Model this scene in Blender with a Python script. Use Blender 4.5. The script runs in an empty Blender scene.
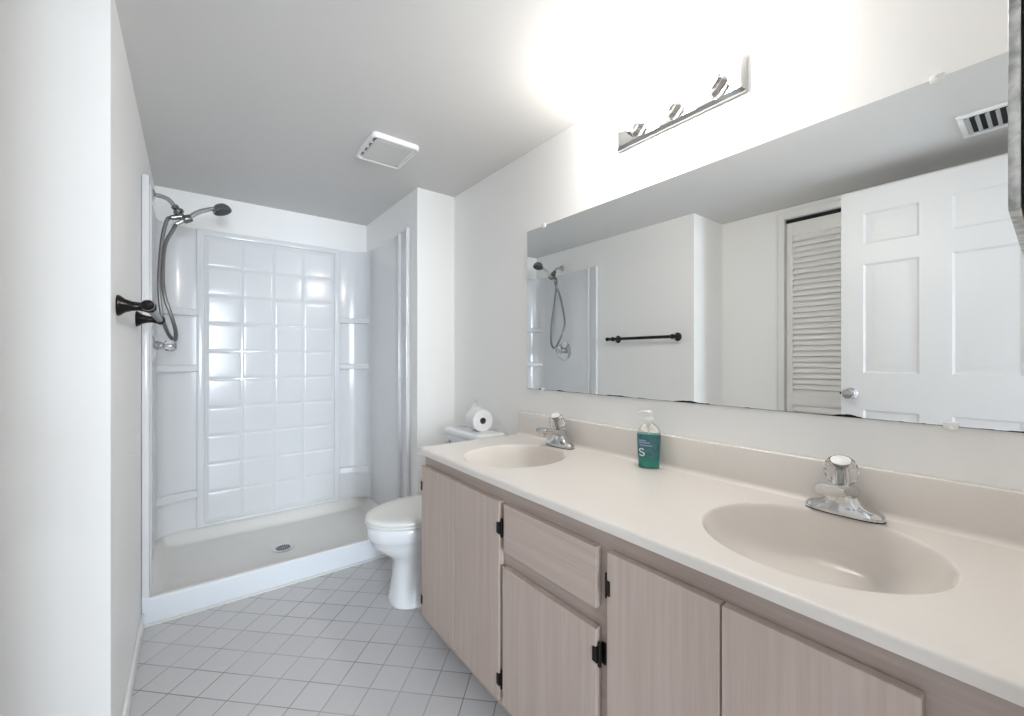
import bpy, bmesh, math, random
from mathutils import Vector, Matrix, noise as mnoise
random.seed(7)
PI = math.pi
SC = bpy.context.scene
COL = SC.collection

# ------------------------------------------------------------------ camera, world, lights, exposure
cam_data = bpy.data.cameras.new('camera')
cam_data.sensor_width = 36.0
cam_data.lens = 418.05 / 1024 * 36.0
cam_data.clip_start = 0.01
cam = bpy.data.objects.new('camera', cam_data)
COL.objects.link(cam)
cam.location = (0, 0, 1.165)
cam.rotation_euler = (PI / 2, 0, -math.radians(37.5376))
SC.camera = cam

world = bpy.data.worlds.new('world')
SC.world = world
world.use_nodes = True
bg = world.node_tree.nodes['Background']
bg.inputs[0].default_value = (0.86, 0.93, 1.0, 1)
bg.inputs[1].default_value = 0.66

def area_light(name, loc, rot, sx, sy, power, color):
    d = bpy.data.lights.new(name, 'AREA')
    d.shape = 'RECTANGLE'
    d.size, d.size_y = sx, sy
    d.energy = power
    d.color = color
    o = bpy.data.objects.new(name, d)
    COL.objects.link(o)
    o.location = loc
    o.rotation_euler = rot
    return o
# daylight from the bedroom window behind the open doorway
area_light('bedroom_window_daylight', (-0.26, -3.6, 1.45), (PI / 2, 0, 0), 1.4, 1.5, 116, (0.80, 0.90, 1.0))
BULB_STRENGTH = 42.0

SC.view_settings.view_transform = 'Standard'
SC.view_settings.look = 'None'
SC.view_settings.exposure = 1.07
SC.view_settings.gamma = 1.0
SC.view_settings.use_curve_mapping = False
SC.cycles.max_bounces = 14
SC.cycles.diffuse_bounces = 8
SC.cycles.glossy_bounces = 6
SC.cycles.transmission_bounces = 10
SC.cycles.caustics_reflective = True
SC.cycles.caustics_refractive = True
SC.cycles.sample_clamp_indirect = 4.0
SC.cycles.use_denoising = True

# ------------------------------------------------------------------ dimensions (metres)
XR, XL, XS = 1.3136, -0.1700, 1.0644      # mirror wall, left wall, shower side of the stub
XA = -0.576                                # closet wall
YB, YF, YC = 3.2146, 2.305, 2.404          # shower back wall, stub front, curb front
YL = 1.540                                 # outer corner of left wall
YN = -0.03                                 # entry wall
ZC = 2.1754                                # ceiling
XC, ZT = 0.7525, 0.790                     # counter front edge, counter top

# ------------------------------------------------------------------ materials
def new_mat(name):
    m = bpy.data.materials.new(name)
    m.use_nodes = True
    nt = m.node_tree
    return m, nt, nt.nodes['Principled BSDF']

def simple(name, col, rough=0.5, metal=0.0, bump=0.0, bscale=200.0, var=0.0, vscale=6.0, coat=0.0, spec=None, trans=0.0, ior=None):
    m, nt, b = new_mat(name)
    b.inputs['Base Color'].default_value = (*col, 1)
    b.inputs['Roughness'].default_value = rough
    b.inputs['Metallic'].default_value = metal
    b.inputs['Coat Weight'].default_value = coat
    b.inputs['Coat Roughness'].default_value = 0.05
    if spec is not None: b.inputs['Specular IOR Level'].default_value = spec
    if trans: b.inputs['Transmission Weight'].default_value = trans
    if ior: b.inputs['IOR'].default_value = ior
    tc = nt.nodes.new('ShaderNodeTexCoord')
    if var:
        n = nt.nodes.new('ShaderNodeTexNoise'); n.inputs['Scale'].default_value = vscale; n.inputs['Detail'].default_value = 4
        r = nt.nodes.new('ShaderNodeMapRange')
        r.inputs['To Min'].default_value = 1 - var; r.inputs['To Max'].default_value = 1 + var
        mx = nt.nodes.new('ShaderNodeVectorMath'); mx.operation = 'SCALE'
        mx.inputs[0].default_value = col
        nt.links.new(tc.outputs['Object'], n.inputs['Vector'])
        nt.links.new(n.outputs['Fac'], r.inputs['Value'])
        nt.links.new(r.outputs[0], mx.inputs['Scale'])
        nt.links.new(mx.outputs[0], b.inputs['Base Color'])
    if bump:
        n2 = nt.nodes.new('ShaderNodeTexNoise'); n2.inputs['Scale'].default_value = bscale; n2.inputs['Detail'].default_value = 3
        bp = nt.nodes.new('ShaderNodeBump'); bp.inputs['Strength'].default_value = bump; bp.inputs['Distance'].default_value = 0.002
        nt.links.new(tc.outputs['Object'], n2.inputs['Vector'])
        nt.links.new(n2.outputs['Fac'], bp.inputs['Height'])
        nt.links.new(bp.outputs[0], b.inputs['Normal'])
    return m

M = {}
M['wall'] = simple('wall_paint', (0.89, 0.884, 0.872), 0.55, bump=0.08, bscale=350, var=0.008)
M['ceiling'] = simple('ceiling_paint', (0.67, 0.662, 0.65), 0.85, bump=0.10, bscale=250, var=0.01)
M['trim'] = simple('white_trim_paint', (0.83, 0.83, 0.825), 0.35)
M['door'] = simple('white_door_paint', (0.77, 0.775, 0.785), 0.4, bump=0.04, bscale=180)
M['louver'] = simple('offwhite_louver_paint', (0.86, 0.85, 0.83), 0.45)
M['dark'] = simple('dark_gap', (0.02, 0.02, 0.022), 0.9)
M['acrylic'] = simple('shower_acrylic', (0.735, 0.742, 0.755), 0.15, var=0.006, coat=0.0)
M['pan'] = simple('shower_pan_fibreglass', (0.76, 0.745, 0.715), 0.32, var=0.03, vscale=9)
M['curb'] = simple('curb_white', (0.68, 0.715, 0.75), 0.3)
M['marble'] = simple('cultured_marble', (0.76, 0.715, 0.67), 0.22, var=0.02, vscale=5, coat=0.0)
M['china'] = simple('vitreous_china', (0.82, 0.835, 0.85), 0.08, coat=0.4)
M['seat'] = simple('toilet_seat_plastic', (0.81, 0.795, 0.765), 0.22)
M['chrome'] = simple('chrome', (0.62, 0.62, 0.62), 0.06, 1.0)
M['satin'] = simple('satin_nickel', (0.26, 0.255, 0.25), 0.25, 1.0)
M['hose'] = simple('metal_hose', (0.27, 0.265, 0.26), 0.40, 1.0)
M['black'] = simple('oil_rubbed_bronze', (0.018, 0.015, 0.014), 0.28, 0.6)
M['hinge'] = simple('dark_bronze_hinge', (0.025, 0.02, 0.018), 0.4, 0.7)
M['nozzle'] = simple('rubber_nozzles', (0.05, 0.05, 0.055), 0.6)
M['paper'] = simple('tissue_paper', (0.86, 0.86, 0.86), 0.95, bump=0.5, bscale=120)
M['core'] = simple('cardboard_core', (0.30, 0.27, 0.24), 0.9)
M['plastic'] = simple('white_plastic', (0.83, 0.83, 0.82), 0.35)
M['clip'] = simple('clear_clip_plastic', (0.80, 0.80, 0.79), 0.2)
M['acryl_clear'] = simple('clear_acrylic', (0.97, 0.97, 0.97), 0.03, trans=1.0, ior=1.46)
M['bottle'] = simple('clear_bottle_plastic', (0.97, 0.98, 0.98), 0.06, trans=1.0, ior=1.25)
M['liquid'] = simple('teal_soap', (0.10, 0.60, 0.48), 0.06, trans=0.6, ior=1.33)
M['label'] = simple('teal_label', (0.035, 0.145, 0.165), 0.3, var=0.6, vscale=90)
M['mark'] = simple('white_print', (0.72, 0.78, 0.80), 0.4)
M['mark_blue'] = simple('lilac_print', (0.30, 0.36, 0.52), 0.4)
M['caulk'] = simple('caulk', (0.70, 0.69, 0.67), 0.7)

# mirror glass: silvered with desilvered specks along the lower edge
def mirror_mat():
    m, nt, b = new_mat('silvered_mirror')
    b.inputs['Metallic'].default_value = 1.0
    b.inputs['Roughness'].default_value = 0.0
    tc = nt.nodes.new('ShaderNodeTexCoord')
    sp = nt.nodes.new('ShaderNodeSeparateXYZ')
    nz = nt.nodes.new('ShaderNodeTexNoise'); nz.inputs['Scale'].default_value = 7.0; nz.inputs['Detail'].default_value = 5
    nt.links.new(tc.outputs['Object'], sp.inputs[0]); nt.links.new(tc.outputs['Object'], nz.inputs['Vector'])
    mr = nt.nodes.new('ShaderNodeMapRange')       # edge band width grows with noise
    mr.inputs['From Min'].default_value = 0.50; mr.inputs['From Max'].default_value = 0.68
    mr.inputs['To Min'].default_value = 0.001; mr.inputs['To Max'].default_value = 0.009
    nt.links.new(nz.outputs['Fac'], mr.inputs['Value'])
    lt = nt.nodes.new('ShaderNodeMath'); lt.operation = 'LESS_THAN'
    nt.links.new(sp.outputs['Z'], lt.inputs[0]); nt.links.new(mr.outputs[0], lt.inputs[1])
    mx = nt.nodes.new('ShaderNodeMix'); mx.data_type = 'RGBA'
    mx.inputs['A'].default_value = (0.925, 0.935, 0.925, 1); mx.inputs['B'].default_value = (0.03, 0.03, 0.03, 1)
    nt.links.new(lt.outputs[0], mx.inputs['Factor'])
    nt.links.new(mx.outputs['Result'], b.inputs['Base Color'])
    rr = nt.nodes.new('ShaderNodeMath'); rr.operation = 'MULTIPLY'; rr.inputs[1].default_value = 0.6
    nt.links.new(lt.outputs[0], rr.inputs[0]); nt.links.new(rr.outputs[0], b.inputs['Roughness'])
    return m
M['mirror'] = mirror_mat()

def brushed_frame():
    m, nt, b = new_mat('worn_chrome_frame')
    b.inputs['Metallic'].default_value = 1.0
    tc = nt.nodes.new('ShaderNodeTexCoord')
    nz = nt.nodes.new('ShaderNodeTexNoise'); nz.inputs['Scale'].default_value = 60; nz.inputs['Detail'].default_value = 6
    nt.links.new(tc.outputs['Object'], nz.inputs['Vector'])
    cr = nt.nodes.new('ShaderNodeValToRGB')
    cr.color_ramp.elements[0].color = (0.32, 0.32, 0.31, 1); cr.color_ramp.elements[1].color = (0.62, 0.62, 0.60, 1)
    cr.color_ramp.elements[0].position = 0.35; cr.color_ramp.elements[1].position = 0.65
    nt.links.new(nz.outputs['Fac'], cr.inputs[0]); nt.links.new(cr.outputs[0], b.inputs['Base Color'])
    b.inputs['Roughness'].default_value = 0.35
    return m
M['frame'] = brushed_frame()

def wood_mat(name, axis, c0, c1):
    """whitewashed oak; grain runs along the given axis"""
    m, nt, b = new_mat(name)
    tc = nt.nodes.new('ShaderNodeTexCoord')
    mp = nt.nodes.new('ShaderNodeMapping')
    s = [46.0, 46.0, 46.0]; s[axis] = 1.6
    mp.inputs['Scale'].default_value = s
    nt.links.new(tc.outputs['Object'], mp.inputs['Vector'])
    n1 = nt.nodes.new('ShaderNodeTexNoise'); n1.inputs['Scale'].default_value = 1.0; n1.inputs['Detail'].default_value = 6; n1.inputs['Roughness'].default_value = 0.65
    nt.links.new(mp.outputs[0], n1.inputs['Vector'])
    mp2 = nt.nodes.new('ShaderNodeMapping')
    s2 = [230.0, 230.0, 230.0]; s2[axis] = 7.0
    mp2.inputs['Scale'].default_value = s2
    nt.links.new(tc.outputs['Object'], mp2.inputs['Vector'])
    n2 = nt.nodes.new('ShaderNodeTexNoise'); n2.inputs['Scale'].default_value = 1.0; n2.inputs['Detail'].default_value = 3
    nt.links.new(mp2.outputs[0], n2.inputs['Vector'])
    ad = nt.nodes.new('ShaderNodeMath'); ad.operation = 'MULTIPLY_ADD'; ad.inputs[1].default_value = 0.35
    nt.links.new(n2.outputs['Fac'], ad.inputs[0]); nt.links.new(n1.outputs['Fac'], ad.inputs[2])
    cr = nt.nodes.new('ShaderNodeValToRGB')
    cr.color_ramp.elements[0].position = 0.48; cr.color_ramp.elements[0].color = (*c0, 1)
    cr.color_ramp.elements[1].position = 0.84; cr.color_ramp.elements[1].color = (*c1, 1)
    nt.links.new(ad.outputs[0], cr.inputs[0]); nt.links.new(cr.outputs[0], b.inputs['Base Color'])
    b.inputs['Roughness'].default_value = 0.42
    bp = nt.nodes.new('ShaderNodeBump'); bp.inputs['Strength'].default_value = 0.12; bp.inputs['Distance'].default_value = 0.001
    nt.links.new(n2.outputs['Fac'], bp.inputs['Height']); nt.links.new(bp.outputs[0], b.inputs['Normal'])
    return m
WC0, WC1 = (0.47, 0.375, 0.325), (0.55, 0.455, 0.40)
M['wood_v'] = wood_mat('pickled_oak_vertical', 2, WC0, WC1)
M['wood_h'] = wood_mat('pickled_oak_horizontal', 1, WC0, WC1)
M['wood_f'] = wood_mat('pickled_oak_face_frame', 1, (0.38, 0.305, 0.265), (0.455, 0.375, 0.33))

def tile_mat():
    m, nt, b = new_mat('floor_tile_diagonal')
    N, L = nt.nodes, nt.links
    tc = N.new('ShaderNodeTexCoord')
    sp = N.new('ShaderNodeSeparateXYZ'); L.new(tc.outputs['Object'], sp.inputs[0])
    P = 0.1135
    def mth(op, a, bb=None, c=None):
        n = N.new('ShaderNodeMath'); n.operation = op
        for i, v in enumerate((a, bb, c)):
            if v is None: continue
            if isinstance(v, (int, float)): n.inputs[i].default_value = v
            else: L.new(v, n.inputs[i])
        return n.outputs[0]
    s = 1 / math.sqrt(2) / P
    a = mth('MULTIPLY', mth('ADD', sp.outputs[0], sp.outputs[1]), s)
    d = mth('MULTIPLY', mth('SUBTRACT', sp.outputs[0], sp.outputs[1]), s)
    a = mth('SUBTRACT', a, 0.0345 / P); d = mth('SUBTRACT', d, 0.1036 / P)
    ea = mth('ABSOLUTE', mth('SUBTRACT', mth('FRACT', a), 0.5))
    ed = mth('ABSOLUTE', mth('SUBTRACT', mth('FRACT', d), 0.5))
    e = mth('MAXIMUM', ea, ed)                                   # 0.5 on the joint
    mr = N.new('ShaderNodeMapRange'); mr.interpolation_type = 'SMOOTHSTEP'
    mr.inputs['From Min'].default_value = 0.478; mr.inputs['From Max'].default_value = 0.488
    L.new(e, mr.inputs['Value'])
    cell = N.new('ShaderNodeCombineXYZ'); L.new(mth('FLOOR', a), cell.inputs[0]); L.new(mth('FLOOR', d), cell.inputs[1])
    wn = N.new('ShaderNodeTexWhiteNoise'); L.new(cell.outputs[0], wn.inputs['Vector'])
    nz = N.new('ShaderNodeTexNoise'); nz.inputs['Scale'].default_value = 25; nz.inputs['Detail'].default_value = 5
    L.new(tc.outputs['Object'], nz.inputs['Vector'])
    v = mth('ADD', mth('MULTIPLY_ADD', wn.outputs['Value'], 0.05, 0.955), mth('MULTIPLY', nz.outputs['Fac'], 0.04))
    sc = N.new('ShaderNodeVectorMath'); sc.operation = 'SCALE'; sc.inputs[0].default_value = (0.58, 0.57, 0.575)
    L.new(v, sc.inputs['Scale'])
    gn = N.new('ShaderNodeTexNoise'); gn.inputs['Scale'].default_value = 3.0; L.new(tc.outputs['Object'], gn.inputs['Vector'])
    gr = N.new('ShaderNodeValToRGB')
    gr.color_ramp.elements[0].position = 0.38; gr.color_ramp.elements[0].color = (0.27, 0.26, 0.26, 1)
    gr.color_ramp.elements[1].position = 0.60; gr.color_ramp.elements[1].color = (0.44, 0.42, 0.42, 1)
    L.new(gn.outputs['Fac'], gr.inputs[0])
    mx = N.new('ShaderNodeMix'); mx.data_type = 'RGBA'
    L.new(mr.outputs[0], mx.inputs['Factor']); L.new(sc.outputs[0], mx.inputs['A']); L.new(gr.outputs[0], mx.inputs['B'])
    L.new(mx.outputs['Result'], b.inputs['Base Color'])
    rg = N.new('ShaderNodeMapRange'); rg.inputs['To Min'].default_value = 0.36; rg.inputs['To Max'].default_value = 0.8
    L.new(mr.outputs[0], rg.inputs['Value']); L.new(rg.outputs[0], b.inputs['Roughness'])
    bp = N.new('ShaderNodeBump'); bp.inputs['Strength'].default_value = 0.5; bp.inputs['Distance'].default_value = 0.0015; bp.invert = True
    L.new(mr.outputs[0], bp.inputs['Height']); L.new(bp.outputs[0], b.inputs['Normal'])
    return m
M['tile'] = tile_mat()

def emit_mat(name, col, st):
    m, nt, b = new_mat(name)
    b.inputs['Base Color'].default_value = (0.9, 0.9, 0.88, 1)
    b.inputs['Emission Color'].default_value = (*col, 1)
    b.inputs['Emission Strength'].default_value = st
    return m
M['bulb'] = emit_mat('lit_bulb', (1.0, 0.965, 0.91), BULB_STRENGTH)

# ------------------------------------------------------------------ mesh helpers
def V(*a): return Vector(a)

def add_box(bm, x0, x1, y0, y1, z0, z1, bev=0.0, seg=2):
    r = bmesh.ops.create_cube(bm, size=1.0)
    vs = r['verts']
    for v in vs:
        v.co = V((x0 + x1) / 2 + v.co.x * (x1 - x0), (y0 + y1) / 2 + v.co.y * (y1 - y0), (z0 + z1) / 2 + v.co.z * (z1 - z0))
    if bev:
        es = {e for v in vs for e in v.link_edges}
        bmesh.ops.bevel(bm, geom=list(es), offset=bev, segments=seg, profile=0.5, affect='EDGES')
    return bm

def box(*a, **k): return add_box(bmesh.new(), *a, **k)

def frame_of(d):
    d = d.normalized()
    up = V(0, 0, 1) if abs(d.z) < 0.95 else V(1, 0, 0)
    a = d.cross(up).normalized()
    return a, a.cross(d).normalized()

def add_tube(bm, pts, rad, n=14, caps=True, closed=False):
    pts = [Vector(p) for p in pts]
    if not hasattr(rad, '__len__'): rad = [rad] * len(pts)
    rings = []
    a = b = None
    for i, p in enumerate(pts):
        d = (pts[min(i + 1, len(pts) - 1)] - pts[max(i - 1, 0)]).normalized()
        if a is None: a, b = frame_of(d)
        else:
            a = (a - d * a.dot(d)).normalized(); b = a.cross(d).normalized()
        rings.append([bm.verts.new(p + (a * math.cos(t) + b * math.sin(t)) * rad[i]) for t in [2 * PI * k / n for k in range(n)]])
    for i in range(len(rings) - 1):
        for k in range(n):
            bm.faces.new((rings[i][k], rings[i][(k + 1) % n], rings[i + 1][(k + 1) % n], rings[i + 1][k]))
    if caps:
        bm.faces.new(rings[0]); bm.faces.new(rings[-1])
    return bm

def tube(pts, rad, n=14, **k): return add_tube(bmesh.new(), pts, rad, n, **k)

def add_lathe(bm, prof, origin, axis=(0, 0, 1), n=28, sx=1.0, sy=1.0, caps=True):
    """profile [(radius, along)] turned about axis through origin"""
    o = Vector(origin); ax = Vector(axis).normalized()
    if abs(ax.z) > 0.999: a, b = V(1, 0, 0), V(0, 1, 0)
    else: a, b = frame_of(ax)
    rings = []
    for r, h in prof:
        rings.append([bm.verts.new(o + ax * h + a * (r * sx * math.cos(2 * PI * k / n)) + b * (r * sy * math.sin(2 * PI * k / n))) for k in range(n)])
    for i in range(len(rings) - 1):
        for k in range(n):
            bm.faces.new((rings[i][k], rings[i][(k + 1) % n], rings[i + 1][(k + 1) % n], rings[i + 1][k]))
    if caps:
        if prof[0][0] > 1e-6: bm.faces.new(rings[0])
        if prof[-1][0] > 1e-6: bm.faces.new(rings[-1])
    bmesh.ops.remove_doubles(bm, verts=[v for r in rings for v in r], dist=1e-6)
    return bm

def lathe(*a, **k): return add_lathe(bmesh.new(), *a, **k)

def add_prism(bm, poly, z0, z1):
    """polygon [(x, y)] extruded upward"""
    lo = [bm.verts.new((x, y, z0)) for x, y in poly]
    hi = [bm.verts.new((x, y, z1)) for x, y in poly]
    n = len(poly)
    bm.faces.new(lo); bm.faces.new(hi)
    for k in range(n):
        bm.faces.new((lo[k], lo[(k + 1) % n], hi[(k + 1) % n], hi[k]))
    return bm

def loft(rings, caps=(True, True)):
    bm = bmesh.new()
    vr = [[bm.verts.new(p) for p in r] for r in rings]
    n = len(vr[0])
    for i in range(len(vr) - 1):
        for k in range(n):
            bm.faces.new((vr[i][k], vr[i][(k + 1) % n], vr[i + 1][(k + 1) % n], vr[i + 1][k]))
    if caps[0]: bm.faces.new(vr[0])
    if caps[1]: bm.faces.new(vr[-1])
    return bm

def smooth_path(pts, sub=8):
    """Catmull-Rom through the points"""
    P = [Vector(p) for p in pts]
    P = [P[0] * 2 - P[1]] + P + [P[-1] * 2 - P[-2]]
    out = []
    for i in range(1, len(P) - 2):
        for s in range(sub):
            t = s / sub
            a, b, c, d = P[i - 1], P[i], P[i + 1], P[i + 2]
            out.append(0.5 * (2 * b + (c - a) * t + (2 * a - 5 * b + 4 * c - d) * t * t + (3 * b - a - 3 * c + d) * t ** 3))
    out.append(P[-2])
    return out

def root_loc(o):
    while o.parent: o = o.parent
    return o.location

def obj(name, bm, mat, parent=None, loc=None, smooth=35, label=None):
    """bmesh in world coordinates -> one linked mesh object"""
    bmesh.ops.recalc_face_normals(bm, faces=bm.faces)
    base = Vector(root_loc(parent)) if parent else Vector(loc if loc is not None else (0, 0, 0))
    bmesh.ops.translate(bm, verts=bm.verts, vec=-base)
    me = bpy.data.meshes.new(name)
    bm.to_mesh(me); bm.free()
    me.materials.append(mat)
    if smooth:
        for p in me.polygons: p.use_smooth = True
        me.set_sharp_from_angle(angle=math.radians(smooth))
    o = bpy.data.objects.new(name, me)
    COL.objects.link(o)
    if parent: o.parent = parent
    else: o.location = base
    if label: o['label'] = label
    return o

def thing(name, loc, label, cat, group=None):
    o = bpy.data.objects.new(name, None)
    COL.objects.link(o)
    o.location = loc
    o.empty_display_size = 0.05
    o['label'] = label; o['category'] = cat
    if group: o['group'] = group
    return o

def tag(o, label, cat, group=None):
    o['label'] = label; o['category'] = cat
    if group: o['group'] = group
    return o

def struct(name, bm, mat, label=None, loc=None, smooth=35, parent=None):
    o = obj(name, bm, mat, parent, loc, smooth)
    if not parent:
        o['kind'] = 'structure'; o['category'] = name.split('_')[0]
        if label: o['label'] = label
    elif label: o['label'] = label
    return o

def copy_tree(o, parent=None):
    c = o.copy(); COL.objects.link(c)
    if parent: c.parent = parent
    for ch in list(o.children): copy_tree(ch, c)
    return c

# ================================================================== ROOM
T = 0.12
struct('floor', box(XA - T, XR + T, -0.9, YB + T, -0.05, 0.0), M['tile'], 'grey square floor tiles laid on the diagonal')
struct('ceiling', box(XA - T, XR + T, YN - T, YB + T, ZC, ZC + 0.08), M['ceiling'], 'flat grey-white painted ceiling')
struct('wall_right', box(XR, XR + T, YN - T, YB + T, 0, ZC), M['wall'], 'white wall behind the long mirror and vanity')
struct('wall_back', box(XA - T, XR, YB, YB + T, 0, ZC), M['wall'], 'white wall above the tiled shower panel')
struct('wall_left', box(XA - T, XL, YL, YB, 0, ZC), M['wall'], 'plain white wall carrying the black towel bar')
struct('wall_stub', box(XS, XR, YF, YB, 0, ZC), M['wall'], 'bright white wall end between shower and toilet')
# closet wall with its opening
OY0, OY1, OZ = 0.315, 1.118, 2.098
bm = bmesh.new()
add_box(bm, XA - T, XA, OY1, YL, 0, ZC)
add_box(bm, XA - T, XA, YN - T, OY0, 0, ZC)
add_box(bm, XA - T, XA, OY0, OY1, OZ, ZC)
struct('wall_closet', bm, M['wall'], 'white wall with the louvered closet opening')
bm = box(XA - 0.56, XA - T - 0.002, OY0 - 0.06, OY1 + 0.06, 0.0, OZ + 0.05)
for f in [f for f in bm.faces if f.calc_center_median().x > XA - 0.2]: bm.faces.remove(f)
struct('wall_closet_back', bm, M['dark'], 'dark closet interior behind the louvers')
# entry wall with doorway
DX0, DX1, DZ = -0.195, 0.575, 2.075
bm = bmesh.new()
add_box(bm, XA, DX0, YN - T, YN, 0, ZC)
add_box(bm, DX1, XR, YN - T, YN, 0, ZC)
add_box(bm, DX0, DX1, YN - T, YN, DZ, ZC)
struct('wall_front', bm, M['wall'], 'white entry wall with the open doorway')

def casing(name, label, pts_fn):
    bm = bmesh.new()
    pts_fn(bm)
    struct(name, bm, M['trim'], label)
def closet_casing(bm):
    x0, x1, w = XA, XA + 0.016, 0.052
    add_box(bm, x0, x1, OY1, OY1 + w, 0.0, OZ + w, 0.004)
    add_box(bm, x0, x1, OY0 - w, OY0, 0.0, OZ + w, 0.004)
    add_box(bm, x0, x1, OY0, OY1, OZ, OZ + w, 0.004)
    add_box(bm, x0 + 0.001, x1 + 0.005, OY1 + w - 0.012, OY1 + w - 0.001, 0.0, OZ + w - 0.001, 0.003)
    add_box(bm, x0 + 0.001, x1 + 0.005, OY0 - w, OY1 + w - 0.001, OZ + w - 0.012, OZ + w - 0.001, 0.003)
casing('trim_1', 'white moulded casing around the louvered closet', closet_casing)
def entry_casing(bm):
    w = 0.055
    for yy0, yy1 in ((YN, YN + 0.012), (YN - T - 0.012, YN - T)):
        add_box(bm, DX1, DX1 + w, yy0, yy1, 0, DZ + w, 0.003)
        add_box(bm, DX0 - w, DX0, yy0, yy1, 0, DZ + w, 0.003)
        add_box(bm, DX0, DX1, yy0, yy1, DZ, DZ + w, 0.003)
casing('trim_2', 'white casing around the entry doorway', entry_casing)
# baseboards
def baseboard(name, x0, x1, y0, y1, label):
    bm = box(x0, x1, y0, y1, 0, 0.066, 0.004)
    struct(name, bm, M['trim'], label)
baseboard('baseboard_left', XL, XL + 0.011, YL - 0.011, YC - 0.012, 'low white baseboard under the towel bar wall')
baseboard('baseboard_left_return', XA + 0.001, XL - 0.0005, YL - 0.011, YL, 'low white baseboard on the left wall return')
baseboard('baseboard_stub', XS, XR, YF - 0.011, YF, 'low white baseboard behind the toilet')
struct('trim_3', box(XL + 0.002, XS, YC - 0.012, YC, 0, 0.010, 0.004), M['caulk'], 'caulk bead along the foot of the shower curb')

# entry door, swung open in front of the closet wall: six raised panels
def six_panel_door():
    xf, xb = -0.230, -0.265
    y0, y1, z0, z1 = -0.028, 0.722, 0.012, 2.060
    # panel rectangles (y0,y1,z0,z1)
    cols = [(0.410, 0.627), (0.085, 0.298)]
    rows = [(1.655, 1.925), (1.070, 1.640 - 0.07 + 0.075), (0.22, 0.885)]
    rows = [(1.660, 1.925), (1.085, 1.640 - 0.005), (0.22, 0.890)]
    rows = [(1.770, 1.935), (1.085, 1.665), (0.22, 0.890)]
    bm = bmesh.new()
    ys = sorted({y0, y1} | {c for cc in cols for c in cc})
    zs = sorted({z0, z1} | {c for cc in rows for c in cc})
    holes = {(c, r) for c in cols for r in rows}
    def quad(a, b, c, d): bm.faces.new([bm.verts.new(p) for p in (a, b, c, d)])
    for x, front in ((xf, True), (xb, False)):
        for i in range(len(ys) - 1):
            for j in range(len(zs) - 1):
                A, B, C_, D = ys[i], ys[i + 1], zs[j], zs[j + 1]
                if ((A, B), (C_, D)) in holes:
                    s = -1 if front else 1
                    # sticking down, flat, raised field
                    prof = [(0, 0), (0.006, 0.006), (0.010, 0.009), (0.018, 0.009), (0.045, 0.0025), (0.050, 0.002)]
                    prev = None
                    for ins, dep in prof:
                        ring = [(x + s * dep, A + ins, C_ + ins), (x + s * dep, B - ins, C_ + ins), (x + s * dep, B - ins, D - ins), (x + s * dep, A + ins, D - ins)]
                        if prev:
                            for k in range(4):
                                quad(prev[k], prev[(k + 1) % 4], ring[(k + 1) % 4], ring[k])
                        prev = ring
                    quad(*prev)
                else:
                    quad((x, A, C_), (x, B, C_), (x, B, D), (x, A, D))
    quad((xf, y0, z0), (xb, y0, z0), (xb, y0, z1), (xf, y0, z1))
    quad((xf, y1, z0), (xb, y1, z0), (xb, y1, z1), (xf, y1, z1))
    quad((xf, y0, z0), (xf, y1, z0), (xb, y1, z0), (xb, y0, z0))
    quad((xf, y0, z1), (xf, y1, z1), (xb, y1, z1), (xb, y0, z1))
    bmesh.ops.remove_doubles(bm, verts=bm.verts, dist=1e-5)
    d = struct('door_1', bm, M['door'], 'white six-panel entry door standing open', loc=(xf, y0, 0), smooth=20)
    kz, ky = 0.972, 0.680
    prof = [(0.030, 0), (0.031, 0.004), (0.026, 0.010), (0.013, 0.014), (0.011, 0.026), (0.018, 0.032), (0.0265, 0.040), (0.0275, 0.050), (0.022, 0.058), (0.012, 0.0605), (0.0001, 0.061)]
    obj('door_knob', lathe(prof, (xf, ky, kz), (1, 0, 0)), M['chrome'], d, label='round polished chrome knob')
    obj('back_knob', lathe(prof, (xb, ky, kz), (-1, 0, 0)), M['chrome'], d, label='round polished chrome knob on the far face')
    bm = box(xb + 0.006, xf - 0.006, y1 - 0.001, y1 + 0.0015, kz - 0.028, kz + 0.028)
    add_box(bm, xb + 0.010, xf - 0.012, y1 + 0.001, y1 + 0.010, kz - 0.008, kz + 0.008, 0.002)
    obj('latch_plate', bm, M['hinge'], d)
    for hz in (0.25, 1.05, 1.85):
        obj('hinge', tube([(xf - 0.002, y0 - 0.001, hz - 0.045), (xf - 0.002, y0 - 0.001, hz + 0.045)], 0.006, 10), M['satin'], d)
six_panel_door()

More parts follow.
